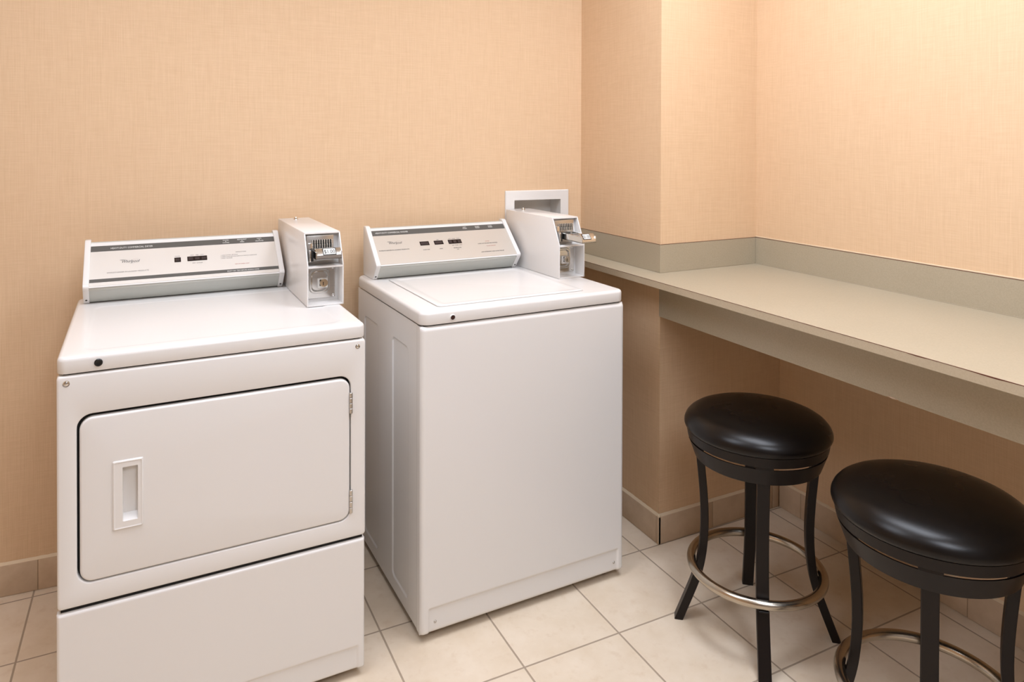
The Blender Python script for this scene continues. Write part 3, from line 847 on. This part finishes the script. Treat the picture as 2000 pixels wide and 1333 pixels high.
screw(ws, 0.0434, 0.0038, 0.0530, 0.0032, M_CHROME2); screw(ws, 0.6500, 0.0038, 0.0525, 0.0032, M_CHROME2)
feet(ws, WW, DW)
console(ws, 0.510, 'w')
coin_meter(ws, 0.5900, 0.6935, 0.624, True)

# ------------------------------------------------------------------ stools
def make_stool(name, label, loc, rz):
    t = thing(name, label, 'bar stool', loc, rz, )
    bm = bmesh.new()
    prof = [(0, 0.6285)]
    for r, z in ((0.03, 0.6284), (0.06, 0.6278), (0.09, 0.6264), (0.12, 0.6238), (0.145, 0.6198), (0.162, 0.6152), (0.176, 0.6092), (0.187, 0.6015), (0.1945, 0.5925), (0.1985, 0.5830), (0.1990, 0.5760), (0.1965, 0.5695), (0.1925, 0.5655)): prof.append((r, z))
    prof += [(0.180, 0.5640), (0.0, 0.5640)]
    lathe(bm, prof, 96)
    link('cushion', bm, M_LEATHER, parent=t, ang=1.2)
    bm = bmesh.new()
    lathe(bm, [(0.1935, 0.5655), (0.1885, 0.5400), (0.1845, 0.5400), (0.1895, 0.5640), (0.02, 0.5640), (0.02, 0.5655), (0.1935, 0.5655)], 96)
    link('seat_band', bm, M_BRONZE, parent=t)
    bm = bmesh.new()
    lathe(bm, [(0.1865, 0.5335), (0.1700, 0.4880), (0.1660, 0.4880), (0.1825, 0.5335), (0.1865, 0.5335)], 96)
    lathe(bm, [(0.0, 0.5000), (0.055, 0.5000), (0.055, 0.5040), (0.0, 0.5040)], 32)
    for k in range(4):
        a = math.radians(45 + 90 * k)
        box(bm, 0.04, 0.170, -0.015, 0.015, 0.4990, 0.5040, 0.0008, 1, Matrix.Rotation(math.radians(90 * k), 4, 'Z'))
    link('swivel_band', bm, M_BRONZE, parent=t)
    bm = bmesh.new()
    lathe(bm, [(0.0, 0.5035), (0.050, 0.5035), (0.050, 0.5120), (0.0, 0.5120)], 32)
    lathe(bm, [(0.0, 0.556), (0.075, 0.556), (0.075, 0.5645), (0.0, 0.5645)], 32)
    cyl(bm, (0, 0, 0.511), 0.022, 0.046, 'z')
    link('swivel_bearing', bm, M_RUBBER, parent=t)
    for k in range(4):
        M = Matrix.Rotation(math.radians(90 * k), 4, 'Z')
        bm = bmesh.new()
        box(bm, 0.173, 0.1860, -0.022, 0.022, 0.5320, 0.5410, 0.0008, 1, M)
        link('spacer', bm, M_BRONZE, parent=t)
        ctrl = [(0.158, 0.525), (0.154, 0.480), (0.149, 0.430), (0.1445, 0.380), (0.1415, 0.330), (0.1410, 0.285), (0.1430, 0.240), (0.1480, 0.195), (0.1560, 0.155), (0.1670, 0.118), (0.1810, 0.080), (0.1965, 0.040), (0.2120, 0.0)]
        # smooth curve through the control points
        P = []
        for i in range(len(ctrl) - 1):
            p0 = ctrl[max(i - 1, 0)]; p1 = ctrl[i]; p2 = ctrl[i + 1]; p3 = ctrl[min(i + 2, len(ctrl) - 1)]
            for s in range(3):
                u = s / 3
                P.append(tuple(0.5 * ((2 * p1[j]) + (-p0[j] + p2[j]) * u + (2 * p0[j] - 5 * p1[j] + 4 * p2[j] - p3[j]) * u * u + (-p0[j] + 3 * p1[j] - 3 * p2[j] + p3[j]) * u ** 3) for j in (0, 1)))
        P.append(ctrl[-1])
        hw, ht, ch = 0.0160, 0.0110, 0.0015
        loops = []
        for i, (r, z) in enumerate(P):
            a = P[max(i - 1, 0)]; b = P[min(i + 1, len(P) - 1)]
            d = Vector((b[0] - a[0], b[1] - a[1])).normalized(); n = Vector((-d.y, d.x))
            if n.x < 0: n = -n
            if i == len(P) - 1: n = Vector((1.0 / max(n.x, 0.3), 0))
            lp = []
            for s, w in ((-ht, -hw + ch), (-ht + ch, -hw), (ht - ch, -hw), (ht, -hw + ch), (ht, hw - ch), (ht - ch, hw), (-ht + ch, hw), (-ht, hw - ch)):
                lp.append((r + n.x * s, w, z + n.y * s))
            loops.append(lp)
        bm = bmesh.new(); loft(bm, loops, M=M)
        lg = link('leg', bm, M_BRONZE, parent=t)
        bm = bmesh.new()
        box(bm, 0.146, 0.186, -0.012, 0.012, 0.1600, 0.1650, 0.0008, 1, M)
        link('ring_bracket', bm, M_BRONZE, parent=lg)
    bm = bmesh.new(); torus(bm, 0.1775, 0.0125, 0.1775)
    link('foot_ring', bm, M_RING, parent=t)
    return t
make_stool('bar_stool', 'black leather swivel bar stool farther under the counter, whole in view beside the wall corner', (0.453, -1.004, 0), math.radians(51.2))
make_stool('bar_stool', 'black leather swivel bar stool nearest the camera, cut off at the right edge', (0.451, -1.512, 0), math.radians(34))
